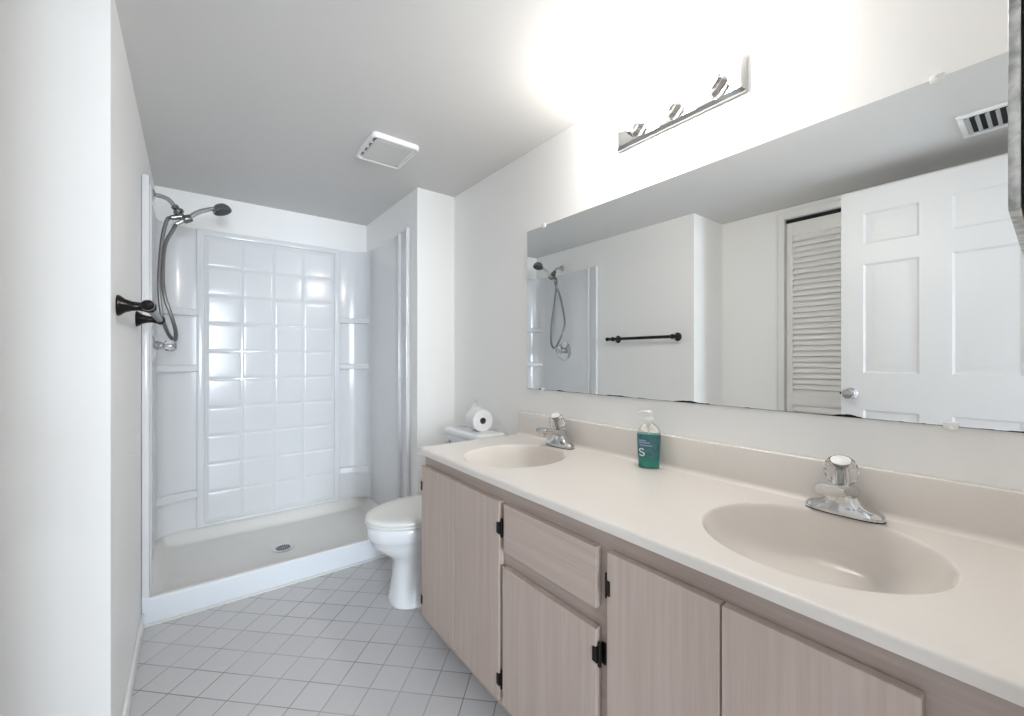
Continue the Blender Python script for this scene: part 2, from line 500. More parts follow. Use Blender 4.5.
# louvered bifold closet door, two leaves
def louver_leaf(name, y0, y1, label, knob):
    xf, xb = XA - 0.012, XA - 0.040
    z0, z1 = 0.015, 2.072
    st = 0.038
    d = struct(name, box(xb, xf, y0, y0 + st, z0, z1, 0.002), M['louver'], label, loc=(xf, y0, 0))
    obj('stile', box(xb, xf, y1 - st, y1, z0, z1, 0.002), M['louver'], d)
    for a, b in ((1.985, z1), (0.852, 0.925), (z0, 0.16)):
        obj('rail', box(xb + 0.001, xf - 0.001, y0 + st, y1 - st, a, b, 0.001), M['louver'], d)
    def slats(a, b):
        bm = bmesh.new()
        n = int(round((b - a) / 0.0365)); p = (b - a) / n
        for k in range(n):
            zc = a + (k + 0.5) * p
            lo, hi = zc - p * 0.60, zc + p * 0.34
            t = 0.006
            # slat slopes down towards the room
            q = [(xf - 0.002, lo), (xf - 0.002, lo + t), (xb + 0.010, hi + t), (xb + 0.010, hi)]
            f = [bm.verts.new((x, y0 + st - 0.001, z)) for x, z in q]
            g = [bm.verts.new((x, y1 - st + 0.001, z)) for x, z in q]
            bm.faces.new(f); bm.faces.new(g)
            for i in range(4): bm.faces.new((f[i], f[(i + 1) % 4], g[(i + 1) % 4], g[i]))
        return bm
    obj('louver_panel', slats(0.925, 1.985), M['louver'], d)
    obj('louver_panel', slats(0.16, 0.852), M['louver'], d)
    if knob:
        obj('door_knob', lathe([(0.010, 0), (0.009, 0.012), (0.016, 0.018), (0.014, 0.028), (0.0001, 0.031)], (xf, (y0 + st / 2), 0.90), (1, 0, 0), 16), M['plastic'], d)
louver_leaf('door_2', 0.719, OY1 - 0.004, 'louvered closet door leaf beside the wall corner', True)
struct('trim_gap_shade', box(XA - 0.038, XA - 0.014, OY0 + 0.001, OY1 - 0.001, 2.080, OZ - 0.0005), M['dark'], 'dark strip put in for the shaded gap above the closet doors')  # near-black box added to paint the shade in the gap above the leaves
louver_leaf('door_3', OY0 + 0.004, 0.715, 'louvered closet door leaf behind the open entry door', False)

# ================================================================== SHOWER
PZ0, PZ1 = 0.127, 1.955      # surround bottom and top
def pan_height(x, y):
    def sm(t): t = max(0, min(1, t)); return t * t * (3 - 2 * t)
    floor_z = 0.046 + 0.02 * min(1, math.hypot(x - 0.43, y - 2.77) / 0.7)
    x0, x1 = XL + 0.004, XS - 0.004
    side = min(x - x0, x1 - x)
    back = YB - 0.004 - y
    f = y - YC
    z = floor_z
    w = 0.075
    z = max(z, floor_z + (PZ0 + 0.004 - floor_z) * sm((w - back) / w) ** 0.8)
    z = max(z, floor_z + (PZ0 + 0.004 - floor_z) * sm((w * .8 - side) / (w * .8)) ** 0.8)
    # front curb: rounded nose then a quick fall to the floor
    if f < 0.012: c = 0.119 - 0.010 * (1 - math.sqrt(max(0, 1 - ((0.012 - f) / 0.012) ** 2)))
    else: c = floor_z + (0.119 - floor_z) * sm(1 - (f - 0.030) / 0.045)
    return max(z, c)
bm = bmesh.new()
xs = sorted({XL + 0.002, XS - 0.002} | {XL + 0.002 + (XS - XL - 0.004) * k / 70 for k in range(71)})
ysl = [YC + 0.0005 * 0, YC + 0.001, YC + 0.003, YC + 0.006, YC + 0.012, YC + 0.03] + [YC + 0.03 + (YB - 0.002 - YC - 0.03) * k / 60 for k in range(1, 61)]
grid = [[bm.verts.new((x, y, pan_height(x, y))) for y in ysl] for x in xs]
for i in range(len(xs) - 1):
    for j in range(len(ysl) - 1):
        bm.faces.new((grid[i][j], grid[i + 1][j], grid[i + 1][j + 1], grid[i][j + 1]))
lo = {}
def low(v):
    if v not in lo: lo[v] = bm.verts.new((v.co.x, v.co.y, 0.001))
    return lo[v]
border = [r[0] for r in grid] + grid[-1][1:] + [r[-1] for r in grid[::-1]][1:] + grid[0][::-1][1:-1]
for k in range(len(border)):
    a, b = border[k], border[(k + 1) % len(border)]
    bm.faces.new((a, b, low(b), low(a)))
bm.faces.new([low(v) for v in border])
pan = thing('shower_pan', (0.43, 2.77, 0.001), 'low off-white shower pan with a curb facing the tiled floor', 'shower pan')
pan_o = obj('pan', bm, M['pan'], pan, smooth=50)
pan_o.data.materials.append(M['curb'])
for p in pan_o.data.polygons:
    if p.normal.y < -0.5 and p.center.y + 2.77 < YC + 0.004: p.material_index = 1
dr = obj('drain_cover', lathe([(0.0001, 0.0), (0.046, 0.0), (0.052, 0.001), (0.056, 0.0005), (0.057, -0.003)], (0.43, 2.765, 0.052), n=36), M['chrome'], pan, label='round chrome drain grate with dark slots')
bm = bmesh.new()
for k in range(-3, 4):
    L = math.sqrt(max(0, 0.038 ** 2 - (k * 0.0105) ** 2))
    add_box(bm, 0.43 + k * 0.0105 - 0.0033, 0.43 + k * 0.0105 + 0.0033, 2.765 - L, 2.765 + L, 0.0515, 0.0530)
obj('slots', bm, M['dark'], dr)

sur = thing('shower_surround', (XL, YB, PZ0), 'glossy white moulded shower surround with a raised tile pattern', 'shower surround')
# back panel: pillowed tiles
PX0, PX1 = 0.028, 0.866
def back_panel():
    bm = bmesh.new()
    yb = YB - 0.002; yf = YB - 0.030
    cx = [0.094, 0.268, 0.442, 0.616, 0.790]
    rz = [1.905 - 0.1745 * k for k in range(11)]
    add_box(bm, PX0, PX1, yf + 0.008, yb, PZ0, PZ1, 0.004)
    # rounded rim around the tile field
    def strip(x0, x1, z0, z1): add_box(bm, x0, x1, yf - 0.002, yf + 0.012, z0, z1, 0.006, 3)
    strip(PX0, PX0 + 0.040, PZ0, PZ1); strip(PX1 - 0.040, PX1, PZ0, PZ1)
    strip(PX0 + 0.034, PX1 - 0.034, PZ1 - 0.036, PZ1); strip(PX0 + 0.034, PX1 - 0.034, PZ0, PZ0 + 0.020)
    # tiles
    xs_ = [PX0 + 0.046] + cx[1:4] + [PX1 - 0.046]
    xs_ = [0.076, 0.262, 0.442, 0.622, 0.818]
    for i in range(4):
        for j in range(10):
            x0, x1, z1, z0 = xs_[i] + 0.0035, xs_[i + 1] - 0.0035, rz[j] - 0.0035, rz[j + 1] + 0.0035
            if j == 9: z0 = max(z0, PZ0 + 0.026)
            n = 12
            g = []
            tx, tz = random.uniform(-1, 1) * 0.0004, random.uniform(-1, 1) * 0.0004
            for a in range(n + 1):
                row = []
                for b in range(n + 1):
                    u, w = a / n, b / n
                    # flat face with softly rolled edges
                    du = min(u, 1 - u) * (x1 - x0); dw = min(w, 1 - w) * (z1 - z0)
                    d = min(du, dw)
                    e = 0.010
                    h = 0.0045 * (1 - (1 - min(1, d / e)) ** 2.2)
                    h += tx * (u - 0.5) + tz * (w - 0.5)
                    # spacing concentrates near the borders
                    row.append(None)
                    row[-1] = (u, w, h)
                g.append(row)
            def sp(t):
                return [0, 0.012, 0.03, 0.055, 0.09, 0.3, 0.5, 0.7, 0.91, 0.945, 0.97, 0.988, 1.0][t]
            vs = []
            for a in range(n + 1):
                r = []
                for b in range(n + 1):
                    u, w = sp(a), sp(b)
                    du = min(u, 1 - u) * (x1 - x0); dw = min(w, 1 - w) * (z1 - z0)
                    d = min(du, dw); e = 0.013
                    h = 0.0031 * (1 - (1 - min(1, d / e)) ** 2)
                    h += tx * (u - 0.5) * 2 + tz * (w - 0.5) * 2
                    r.append(bm.verts.new((x0 + u * (x1 - x0), yf + 0.008 - h, z0 + w * (z1 - z0))))
                vs.append(r)
            for a in range(n):
                for b in range(n):
                    bm.faces.new((vs[a][b], vs[a + 1][b], vs[a + 1][b + 1], vs[a][b + 1]))
    return bm
obj('tile_panel', back_panel(), M['acrylic'], sur, smooth=60)
# side panels with the beaded front flange
def side_panel(xw, s, ya, yb_):
    bm = bmesh.new()
    def bx(d, y0, y1, z0, z1, bev=0.003, off=0.0):
        a, b = xw + s * off, xw + s * d
        add_box(bm, min(a, b), max(a, b), y0, y1, z0, z1, bev)
    bx(0.012, ya + 0.006, yb_ + 0.03, PZ0 - 0.004, PZ1, 0.002)
    bx(0.026, ya, ya + 0.020, PZ0 - 0.006, PZ1 + 0.006, 0.005)
    bx(0.030, yb_, yb_ + 0.024, PZ0, PZ1 - 0.004, 0.008)
    bx(0.014, yb_ + 0.020, YB - 0.06, PZ0, PZ1 - 0.004, 0.003)
    return bm
obj('side_panel', side_panel(XL + 0.001, 1, YC + 0.0005, 2.486), M['acrylic'], sur)
obj('side_panel', side_panel(XS - 0.001, -1, YC + 0.0005, 2.515), M['acrylic'], sur)
# corner columns: concave cove between side panel and back panel
def corner_column(xw, xe, s):
    y_side = YB - 0.145
    def prof():
        p = []
        x_a, y_a = xw + s * 0.014, y_side
        x_b, y_b = xe, YB - 0.012
        n = 16
        w = abs(x_b - x_a); dpt = y_b - y_a
        for k in range(n + 1):
            t = k / n * PI / 2
            p.append((x_a + s * w * (1 - math.cos(t)) ** 1.25, y_a + dpt * math.sin(t) ** 0.85))
        return p
    P = prof()
    bm = bmesh.new()
    rows = []
    for z in (PZ0, PZ1):
        rows.append([bm.verts.new((x, y, z)) for x, y in P])
    for k in range(len(P) - 1):
        bm.faces.new((rows[0][k], rows[0][k + 1], rows[1][k + 1], rows[1][k]))
    # solid back to the wall
    c0 = bm.verts.new((xw, YB - 0.001, PZ0)); c1 = bm.verts.new((xw, YB - 0.001, PZ1))
    e0 = bm.verts.new((xe, YB - 0.001, PZ0)); e1 = bm.verts.new((xe, YB - 0.001, PZ1))
    w0 = bm.verts.new((xw, y_side, PZ0)); w1 = bm.verts.new((xw, y_side, PZ1))
    bm.faces.new(rows[0] + [e0, c0, w0]); bm.faces.new(rows[1] + [e1, c1, w1])
    bm.faces.new((rows[0][0], rows[1][0], w1, w0)); bm.faces.new((w0, w1, c1, c0)); bm.faces.new((c0, c1, e1, e0)); bm.faces.new((e0, e1, rows[1][-1], rows[0][-1]))
    return bm
for xw, xe, s in ((XL + 0.001, PX0 + 0.004, 1), (XS - 0.001, PX1 - 0.004, -1)):
    obj('corner_column', corner_column(xw, xe, s), M['acrylic'], sur, smooth=50)
    for zt in (1.462, 1.124, 0.362):
        bm = bmesh.new()
        n = 12
        A = (xw + s * 0.010, YB - 0.135); B = (xe - s * 0.002, YB - 0.036)
        Ae = (xw + s * 0.018, YB - 0.128)
        poly = [(xw + s * 0.002, YB - 0.004), (xw + s * 0.002, YB - 0.118)]
        ctrl = (xw + s * 0.060, YB - 0.062)
        for k in range(n + 1):
            t = k / n
            poly.append(((1 - t) ** 2 * (xw + s * 0.004) + 2 * t * (1 - t) * ctrl[0] + t * t * B[0], (1 - t) ** 2 * (YB - 0.118) + 2 * t * (1 - t) * ctrl[1] + t * t * B[1]))
        poly.append((xe - s * 0.002, YB - 0.004))
        add_prism(bm, poly, zt - 0.042, zt)
        bmesh.ops.remove_doubles(bm, verts=bm.verts, dist=1e-5)
        es = [e for e in bm.edges if abs(e.verts[0].co.z - e.verts[1].co.z) < 1e-6]
        bmesh.ops.bevel(bm, geom=es, offset=0.010, segments=3, profile=0.5, affect='EDGES')
        obj('shelf', bm, M['acrylic'], sur, smooth=50)

# shower arm with holder, hand shower with hose, valve
SY = 2.84
arm = thing('shower_fixture', (XL + 0.014, SY, 2.02), 'curved chrome shower arm with holder bracket high on the left wall', 'shower arm')
obj('wall_flange', lathe([(0.030, 0), (0.029, 0.004), (0.018, 0.010), (0.011, 0.013)], (XL + 0.0145, SY, 2.008), (1, 0, 0), 24), M['chrome'], arm)
pa = smooth_path([(XL + 0.016, SY, 2.008), (XL + 0.050, SY, 2.007), (XL + 0.080, SY, 1.995), (XL + 0.103, SY, 1.966)], 6)
obj('arm_pipe', tube(pa, 0.0112, 16), M['chrome'], arm)
d = V(0.55, 0, -0.83).normalized()
p0 = V(XL + 0.100, SY, 1.970)
obj('swivel_nut', lathe([(0.014, 0), (0.017, 0.003), (0.017, 0.014), (0.013, 0.018), (0.019, 0.022), (0.024, 0.028), (0.024, 0.042), (0.014, 0.048)], p0, d, 12), M['satin'], arm)
bm = tube([p0 + d * 0.044, p0 + d * 0.082], 0.0135, 14)
add_tube(bm, [p0 + d * 0.060 + V(-0.045, 0, -0.016), p0 + d * 0.060 + V(0.002, 0, 0.000)], [0.013, 0.015], 14)
obj('diverter', bm, M['satin'], arm)
bc = V(XL + 0.152, SY - 0.004, 1.908)
hd = V(0.86, 0, 0.50).normalized()
obj('holder', tube([bc - hd * 0.018, bc - hd * 0.012, bc + hd * 0.016, bc + hd * 0.024], [0.0165, 0.0205, 0.0205, 0.0165], 18), M['satin'], arm)

hs = thing('hand_shower', (XL + 0.152, SY, 1.908), 'chrome hand shower resting in its holder, with a looped metal hose', 'hand shower')
ph = smooth_path([tuple(bc - hd * 0.050 + V(0, 0, -0.010)), tuple(bc), (0.030, SY - 0.004, 1.953), (0.075, SY - 0.004, 1.979), (0.112, SY - 0.004, 1.996)], 6)
rr = [0.0095 + 0.003 * math.sin(PI * i / (len(ph) - 1)) for i in range(len(ph))]
obj('handle', tube(ph, rr, 16), M['chrome'], hs)
hn = V(0.38, -0.16, -1).normalized()      # spray direction
hc = V(0.137, SY - 0.004, 1.992)
head = obj('shower_head', lathe([(0.0001, -0.031), (0.016, -0.029), (0.030, -0.023), (0.041, -0.009), (0.046, 0.006), (0.046, 0.014), (0.042, 0.017)], hc, hn, 32), M['satin'], hs)
bm = lathe([(0.0001, 0.0190), (0.036, 0.0190), (0.0395, 0.0180), (0.041, 0.0165)], hc, hn, 32)
obj('spray_face', bm, M['nozzle'], head, label='dark spray face')
bm = bmesh.new()
a_, b_ = frame_of(hn)
for rad, cnt in ((0.010, 6), (0.021, 11), (0.031, 16)):
    for k in range(cnt):
        c = hc + hn * 0.0188 + (a_ * math.cos(2 * PI * k / cnt) + b_ * math.sin(2 * PI * k / cnt)) * rad
        add_lathe(bm, [(0.0022, 0), (0.0018, 0.002), (0.0001, 0.0024)], c, hn, 6)
obj('nozzles', bm, M['satin'], head)
s0 = p0 + d * 0.060 + V(-0.043, 0, -0.015)
hose_pts = [tuple(s0), (s0.x - 0.018, SY + 0.004, s0.z - 0.014),
            (-0.116, 2.870, 1.815), (-0.130, 2.910, 1.678), (-0.135, 2.945, 1.532), (-0.125, 2.950, 1.404), (-0.102, 2.925, 1.312), (-0.078, 2.875, 1.265), (-0.065, 2.830, 1.261), (-0.062, 2.790, 1.301), (-0.076, 2.755, 1.371), (-0.104, 2.745, 1.474), (-0.113, 2.770, 1.588), (-0.106, 2.810, 1.746), (-0.074, 2.830, 1.839),
            tuple(bc - hd * 0.052 + V(0, 0, -0.011))]
hp = smooth_path(hose_pts, 26)
obj('hose', tube(hp, [0.0084 + 0.0009 * (i % 2) for i in range(len(hp))], 12), M['hose'], hs, smooth=60)

vx, vz, vy = XL + 0.0145, 1.229, 2.800
val = thing('shower_valve', (vx, vy, vz), 'round chrome shower valve with clear knob below the hose', 'shower valve')
obj('escutcheon', lathe([(0.0001, 0.0), (0.086, 0.0), (0.088, 0.003), (0.080, 0.009), (0.045, 0.014), (0.024, 0.016)], (vx, vy, vz), (1, 0, 0), 40), M['chrome'], val)
obj('stem', lathe([(0.024, 0.012), (0.024, 0.026), (0.020, 0.029), (0.020, 0.038), (0.014, 0.042), (0.012, 0.050)], (vx, vy, vz), (1, 0, 0), 28), M['chrome'], val)
def faceted_knob(o, ax, R, H, n=10):
    """clear faceted faucet knob"""
    return lathe([(R * 0.50, 0), (R * 0.80, H * 0.14), (R, H * 0.40), (R, H * 0.66), (R * 0.86, H * 0.90), (R * 0.66, H), (R * 0.60, H * 0.97), (R * 0.05, H * 0.95)], o, ax, n)
obj('knob', faceted_knob((vx + 0.044, vy, vz), (1, 0, 0), 0.031, 0.052), M['acryl_clear'], val, smooth=0, label='clear faceted acrylic knob')
obj('knob_insert', lathe([(0.006, 0.046), (0.006, 0.082), (0.013, 0.086), (0.013, 0.089), (0.0001, 0.090)], (vx, vy, vz), (1, 0, 0), 16), M['chrome'], val)

# ================================================================== TOWEL BAR
tb = thing('towel_bar', (XL, 1.92, 1.318), 'black metal towel bar with round end posts on the left wall', 'towel bar')
bx_ = XL + 0.071
for yy in (1.660, 2.190):
    obj('post', lathe([(0.0295, 0), (0.031, 0.004), (0.028, 0.009), (0.020, 0.018), (0.0145, 0.032), (0.0125, 0.050), (0.0145, 0.058), (0.0185, 0.070), (0.0165, 0.081), (0.008, 0.088), (0.0001, 0.0885)], (XL, yy, 1.318), (1, 0, 0), 28), M['black'], tb)
obj('bar', tube([(bx_, 1.630, 1.318), (bx_, 2.225, 1.318)], 0.0115, 18), M['black'], tb)
for yy, s in ((1.630, -1), (2.225, 1)):
    obj('finial', lathe([(0.0115, -0.004), (0.014, 0.0), (0.010, 0.005), (0.012, 0.010), (0.0165, 0.019), (0.015, 0.029), (0.008, 0.036), (0.0001, 0.038)], (bx_, yy, 1.318), (0, s, 0), 22), M['black'], tb)

# ================================================================== TOILET
TY = 1.925
toi = thing('toilet', (0.95, TY, 0), 'white two-piece toilet with closed lid between vanity and shower', 'toilet')
def egg(cx, a_f, a_b, w, z, n=40, p=2.0):
    """outline: front half reaches a_f toward -x, back half a_b toward +x, half-width w"""
    out = []
    for k in range(n):
        t = 2 * PI * k / n
        c, s = math.cos(t), math.sin(t)
        sx = math.copysign(abs(c) ** (2 / p), c); sy = math.copysign(abs(s) ** (2 / p), s)
        out.append((cx + (sx * a_b if c > 0 else sx * a_f), TY + sy * w, z))
    return out
# bowl with pedestal
prof = [(0.000, 0.93, 0.180, 0.16, 0.118, 2.6), (0.020, 0.93, 0.180, 0.16, 0.116, 2.6), (0.035, 0.93, 0.174, 0.16, 0.110, 2.6), (0.09, 0.93, 0.168, 0.16, 0.104, 2.5), (0.16, 0.93, 0.160, 0.17, 0.102, 2.4),
        (0.205, 0.925, 0.160, 0.18, 0.108, 2.3), (0.235, 0.92, 0.185, 0.19, 0.124, 2.2), (0.265, 0.91, 0.215, 0.20, 0.143, 2.1), (0.295, 0.90, 0.235, 0.20, 0.158, 2.0), (0.325, 0.90, 0.246, 0.21, 0.170, 2.0),
        (0.330, 0.90, 0.252, 0.21, 0.176, 2.0), (0.365, 0.90, 0.256, 0.22, 0.181, 2.0), (0.386, 0.90, 0.256, 0.22, 0.181, 2.0), (0.392, 0.90, 0.250, 0.215, 0.176, 2.0)]
bowl = obj('bowl', loft([egg(c, f, b, w, z, p=p) for z, c, f, b, w, p in prof]), M['china'], toi, smooth=60)
obj('seat', loft([egg(0.90, 0.252, 0.16, 0.176, 0.3925), egg(0.90, 0.262, 0.17, 0.186, 0.396), egg(0.90, 0.264, 0.17, 0.188, 0.403), egg(0.90, 0.260, 0.17, 0.184, 0.409)]), M['seat'], toi, smooth=60)
obj('lid', loft([egg(0.90, 0.252, 0.165, 0.178, 0.4105), egg(0.90, 0.261, 0.17, 0.186, 0.413), egg(0.90, 0.262, 0.17, 0.187, 0.419), egg(0.90, 0.257, 0.166, 0.181, 0.427), egg(0.90, 0.240, 0.155, 0.165, 0.432), egg(0.90, 0.19, 0.12, 0.12, 0.435), egg(0.90, 0.08, 0.05, 0.05, 0.436)]), M['seat'], toi, smooth=60)
for yy in (TY - 0.075, TY + 0.075):
    bm = tube([(1.060, yy - 0.022, 0.414), (1.060, yy + 0.022, 0.414)], 0.012, 14)
    add_box(bm, 1.050, 1.075, yy - 0.016, yy + 0.016, 0.392, 0.412, 0.003)
    obj('seat_hinge', bm, M['seat'], toi)
obj('bowl_shelf', box(1.05, 1.27, TY - 0.155, TY + 0.155, 0.330, 0.394, 0.02, 3), M['china'], toi)
def rrect(x0, x1, y0, y1, z, r=0.03, n=6):
    out = []
    for cx, cy, a in ((x1 - r, y1 - r, 0), (x0 + r, y1 - r, 90), (x0 + r, y0 + r, 180), (x1 - r, y0 + r, 270)):
        for k in range(n + 1):
            t = math.radians(a + 90 * k / n)
            out.append((cx + r * math.cos(t), cy + r * math.sin(t), z))
    return out
obj('tank', loft([rrect(1.165, 1.295, TY - 0.155, TY + 0.155, 0.396, 0.03), rrect(1.150, 1.300, TY - 0.170, TY + 0.170, 0.43, 0.035), rrect(1.140, 1.303, TY - 0.180, TY + 0.180, 0.738, 0.035)]), M['china'], toi, smooth=60)
obj('tank_lid', loft([rrect(1.136, 1.304, TY - 0.184, TY + 0.184, 0.7385, 0.035), rrect(1.128, 1.306, TY - 0.192, TY + 0.192, 0.744, 0.036), rrect(1.126, 1.306, TY - 0.194, TY + 0.194, 0.766, 0.036), rrect(1.131, 1.304, TY - 0.189, TY + 0.189, 0.775, 0.035), rrect(1.148, 1.295, TY - 0.17, TY + 0.17, 0.778, 0.03)]), M['china'], toi, smooth=60)
bm = lathe([(0.014, 0), (0.014, 0.006), (0.008, 0.008), (0.007, 0.018)], (1.141, TY + 0.125, 0.700), (-1, 0, 0), 18)
add_tube(bm, [(1.121, TY + 0.128, 0.700), (1.119, TY + 0.10, 0.698), (1.119, TY + 0.06, 0.692)], [0.007, 0.006, 0.0075], 10)
obj('flush_lever', bm, M['chrome'], toi)

# toilet paper roll lying on the tank lid, its end toward the camera
rc = V(1.222, 1.880, 0.778 + 0.0575)
rd = V(-0.163, -1.0, 0).normalized()
tp = thing('toilet_paper_roll', (rc.x, rc.y, 0.778), 'white toilet paper roll lying on the toilet tank', 'toilet paper')
bm = lathe([(0.0175, -0.052), (0.054, -0.052), (0.0570, -0.049), (0.0575, 0.0), (0.0570, 0.049), (0.054, 0.052), (0.0175, 0.052)], rc, rd, 44, caps=False)
obj('paper', bm, M['paper'], tp, smooth=40)
obj('core', lathe([(0.0175, -0.0515), (0.0175, 0.0515), (0.0160, 0.0515), (0.0160, -0.0515), (0.0175, -0.0515)], rc, rd, 30, caps=False), M['core'], tp)
obj('core_bottom', lathe([(0.0160, -0.030), (0.0001, -0.030)], rc, rd, 30, caps=False), M['core'], tp)
# loose end of paper bunched up off the far end of the roll
side = V(-rd.y, rd.x, 0)
rows = []
for i in range(12):
    t = i / 11
    row = []
    for j in range(15):
        w = j / 14 * 2 - 1
        hw = 0.046 * (1 - 0.80 * t ** 0.9)
        sx2 = w * hw - 0.004 * t
        h0 = math.sqrt(max(0.0001, 0.0580 ** 2 - min(0.05, abs(sx2)) ** 2))
        al = -0.022 - 0.020 * t - 0.006 * math.cos(5.5 * w + 2 * t) * (0.4 + t)
        row.append(rc + side * sx2 + rd * al + V(0, 0, h0 + 0.046 * t - 0.004 * w * w * t + 0.003 * math.sin(6 * w) * t))
    rows.append(row)
bm = bmesh.new()
vr = [[bm.verts.new(p) for p in r] for r in rows]
for i in range(11):
    for j in range(14):
        bm.faces.new((vr[i][j], vr[i][j + 1], vr[i + 1][j + 1], vr[i + 1][j]))
bmesh.ops.solidify(bm, geom=bm.faces[:], thickness=0.0015)
obj('loose_sheet', bm, M['paper'], tp, smooth=60)

# ================================================================== VANITY
VY0, VY1 = -0.020, 1.600
XF = 0.7755          # face frame front
van = thing('vanity_cabinet', (XF, (VY0 + VY1) / 2, 0), 'whitewashed oak vanity cabinet with four doors and a drawer under the countertop', 'vanity cabinet')
ZB, ZV = 0.068, 0.767
bm = bmesh.new()
add_box(bm, XF, XF + 0.019, VY0, VY1, ZB, ZV, 0.0008, 1)
face = obj('face_frame', bm, M['wood_f'], van)
for ya, yb in ((VY1 - 0.016, VY1), (VY0, VY0 + 0.016)):
    bm = bmesh.new()
    pr = [(XF + 0.0192, ZV), (XF + 0.0192, ZB), (XF + 0.070, ZB), (XF + 0.070, 0.001), (XR - 0.001, 0.001), (XR - 0.001, ZV)]
    p0_ = [bm.verts.new((x, ya, z)) for x, z in pr]; p1_ = [bm.verts.new((x, yb, z)) for x, z in pr]
    bm.faces.new(p0_); bm.faces.new(p1_)
    for k in range(6): bm.faces.new((p0_[k], p0_[(k + 1) % 6], p1_[(k + 1) % 6], p1_[k]))
    obj('side_panel', bm, M['wood_v'], van)
obj('bottom_panel', box(XF + 0.0195, XR - 0.001, VY0 + 0.0165, VY1 - 0.0165, ZB, ZB + 0.016), M['wood_v'], van)
obj('toe_kick', box(XF + 0.070, XF + 0.085, VY0 + 0.0165, VY1 - 0.0165, 0.001, ZB - 0.0005), M['wood_f'], van)

def front(name, y0, y1, z0, z1, mat, label=None):
    """a slab door or drawer front with softly eased edges"""
    t = 0.0195
    bm = box(XF - t - 0.0015, XF - 0.0015, y0, y1, z0, z1, 0.0009, 1)
    return obj(name, bm, mat, van, label=label)
dA = front('door', 1.3255, 1.594, 0.107, 0.721, M['wood_v'])
dB = front('door', 1.049, 1.3185, 0.107, 0.721, M['wood_v'])
dw = front('drawer', 0.659, 1.024, 0.576, 0.720, M['wood_h'])
dC = front('door', 0.659, 1.030, 0.107, 0.527, M['wood_v'])
dD = front('door', 0.3695, 0.626, 0.107, 0.721, M['wood_v'])
dE = front('door', 0.106, 0.3655, 0.107, 0.721, M['wood_v'])

hinge_me = None
def hinge(door, y, z, s):
    """leaf on the frame, wrapped leaf on the door edge, knuckle with ball tips; s = +1: frame on the +y side"""
    global hinge_me
    xk = XF - 0.010
    if hinge_me is None:
        bm = bmesh.new()
        add_box(bm, -0.0005, 0.0035 + 0.0, 0.001, 0.0135, -0.026, 0.026, 0.0015)
        bm2 = bm
        bmesh.ops.translate(bm2, verts=bm2.verts, vec=(XF - 0.0030 - xk, 0, 0))
        add_tube(bm, [(-0.004, 0.0045, -0.030), (-0.004, 0.0045, -0.027), (-0.004, 0.0045, 0.027), (-0.004, 0.0045, 0.030)], [0.002, 0.0045, 0.0045, 0.002], 12)
        add_box(bm, -0.0135, 0.004, -0.0015, 0.0022, -0.019, 0.019, 0.001)
        add_box(bm, -0.0140, -0.0105, -0.011, 0.0015, -0.017, 0.017, 0.001)
        bmesh.ops.recalc_face_normals(bm, faces=bm.faces)
        hinge_me = bpy.data.meshes.new('hinge'); bm.to_mesh(hinge_me); bm.free()
        hinge_me.materials.append(M['hinge'])
    o = bpy.data.objects.new('hinge', hinge_me); COL.objects.link(o)
    o.parent = door
    o['label'] = 'dark bronze hinge'
    o.location = V(xk, y, z) - Vector(van.location)
    o.scale = (1, s, 1)
for z in (0.640, 0.172): hinge(dA, 1.5955, z, 1); hinge(dB, 1.0475, z, -1); hinge(dD, 0.6275, z, 1); hinge(dE, 0.1045, z, -1)
for z in (0.468, 0.165): hinge(dC, 0.6575, z, -1)

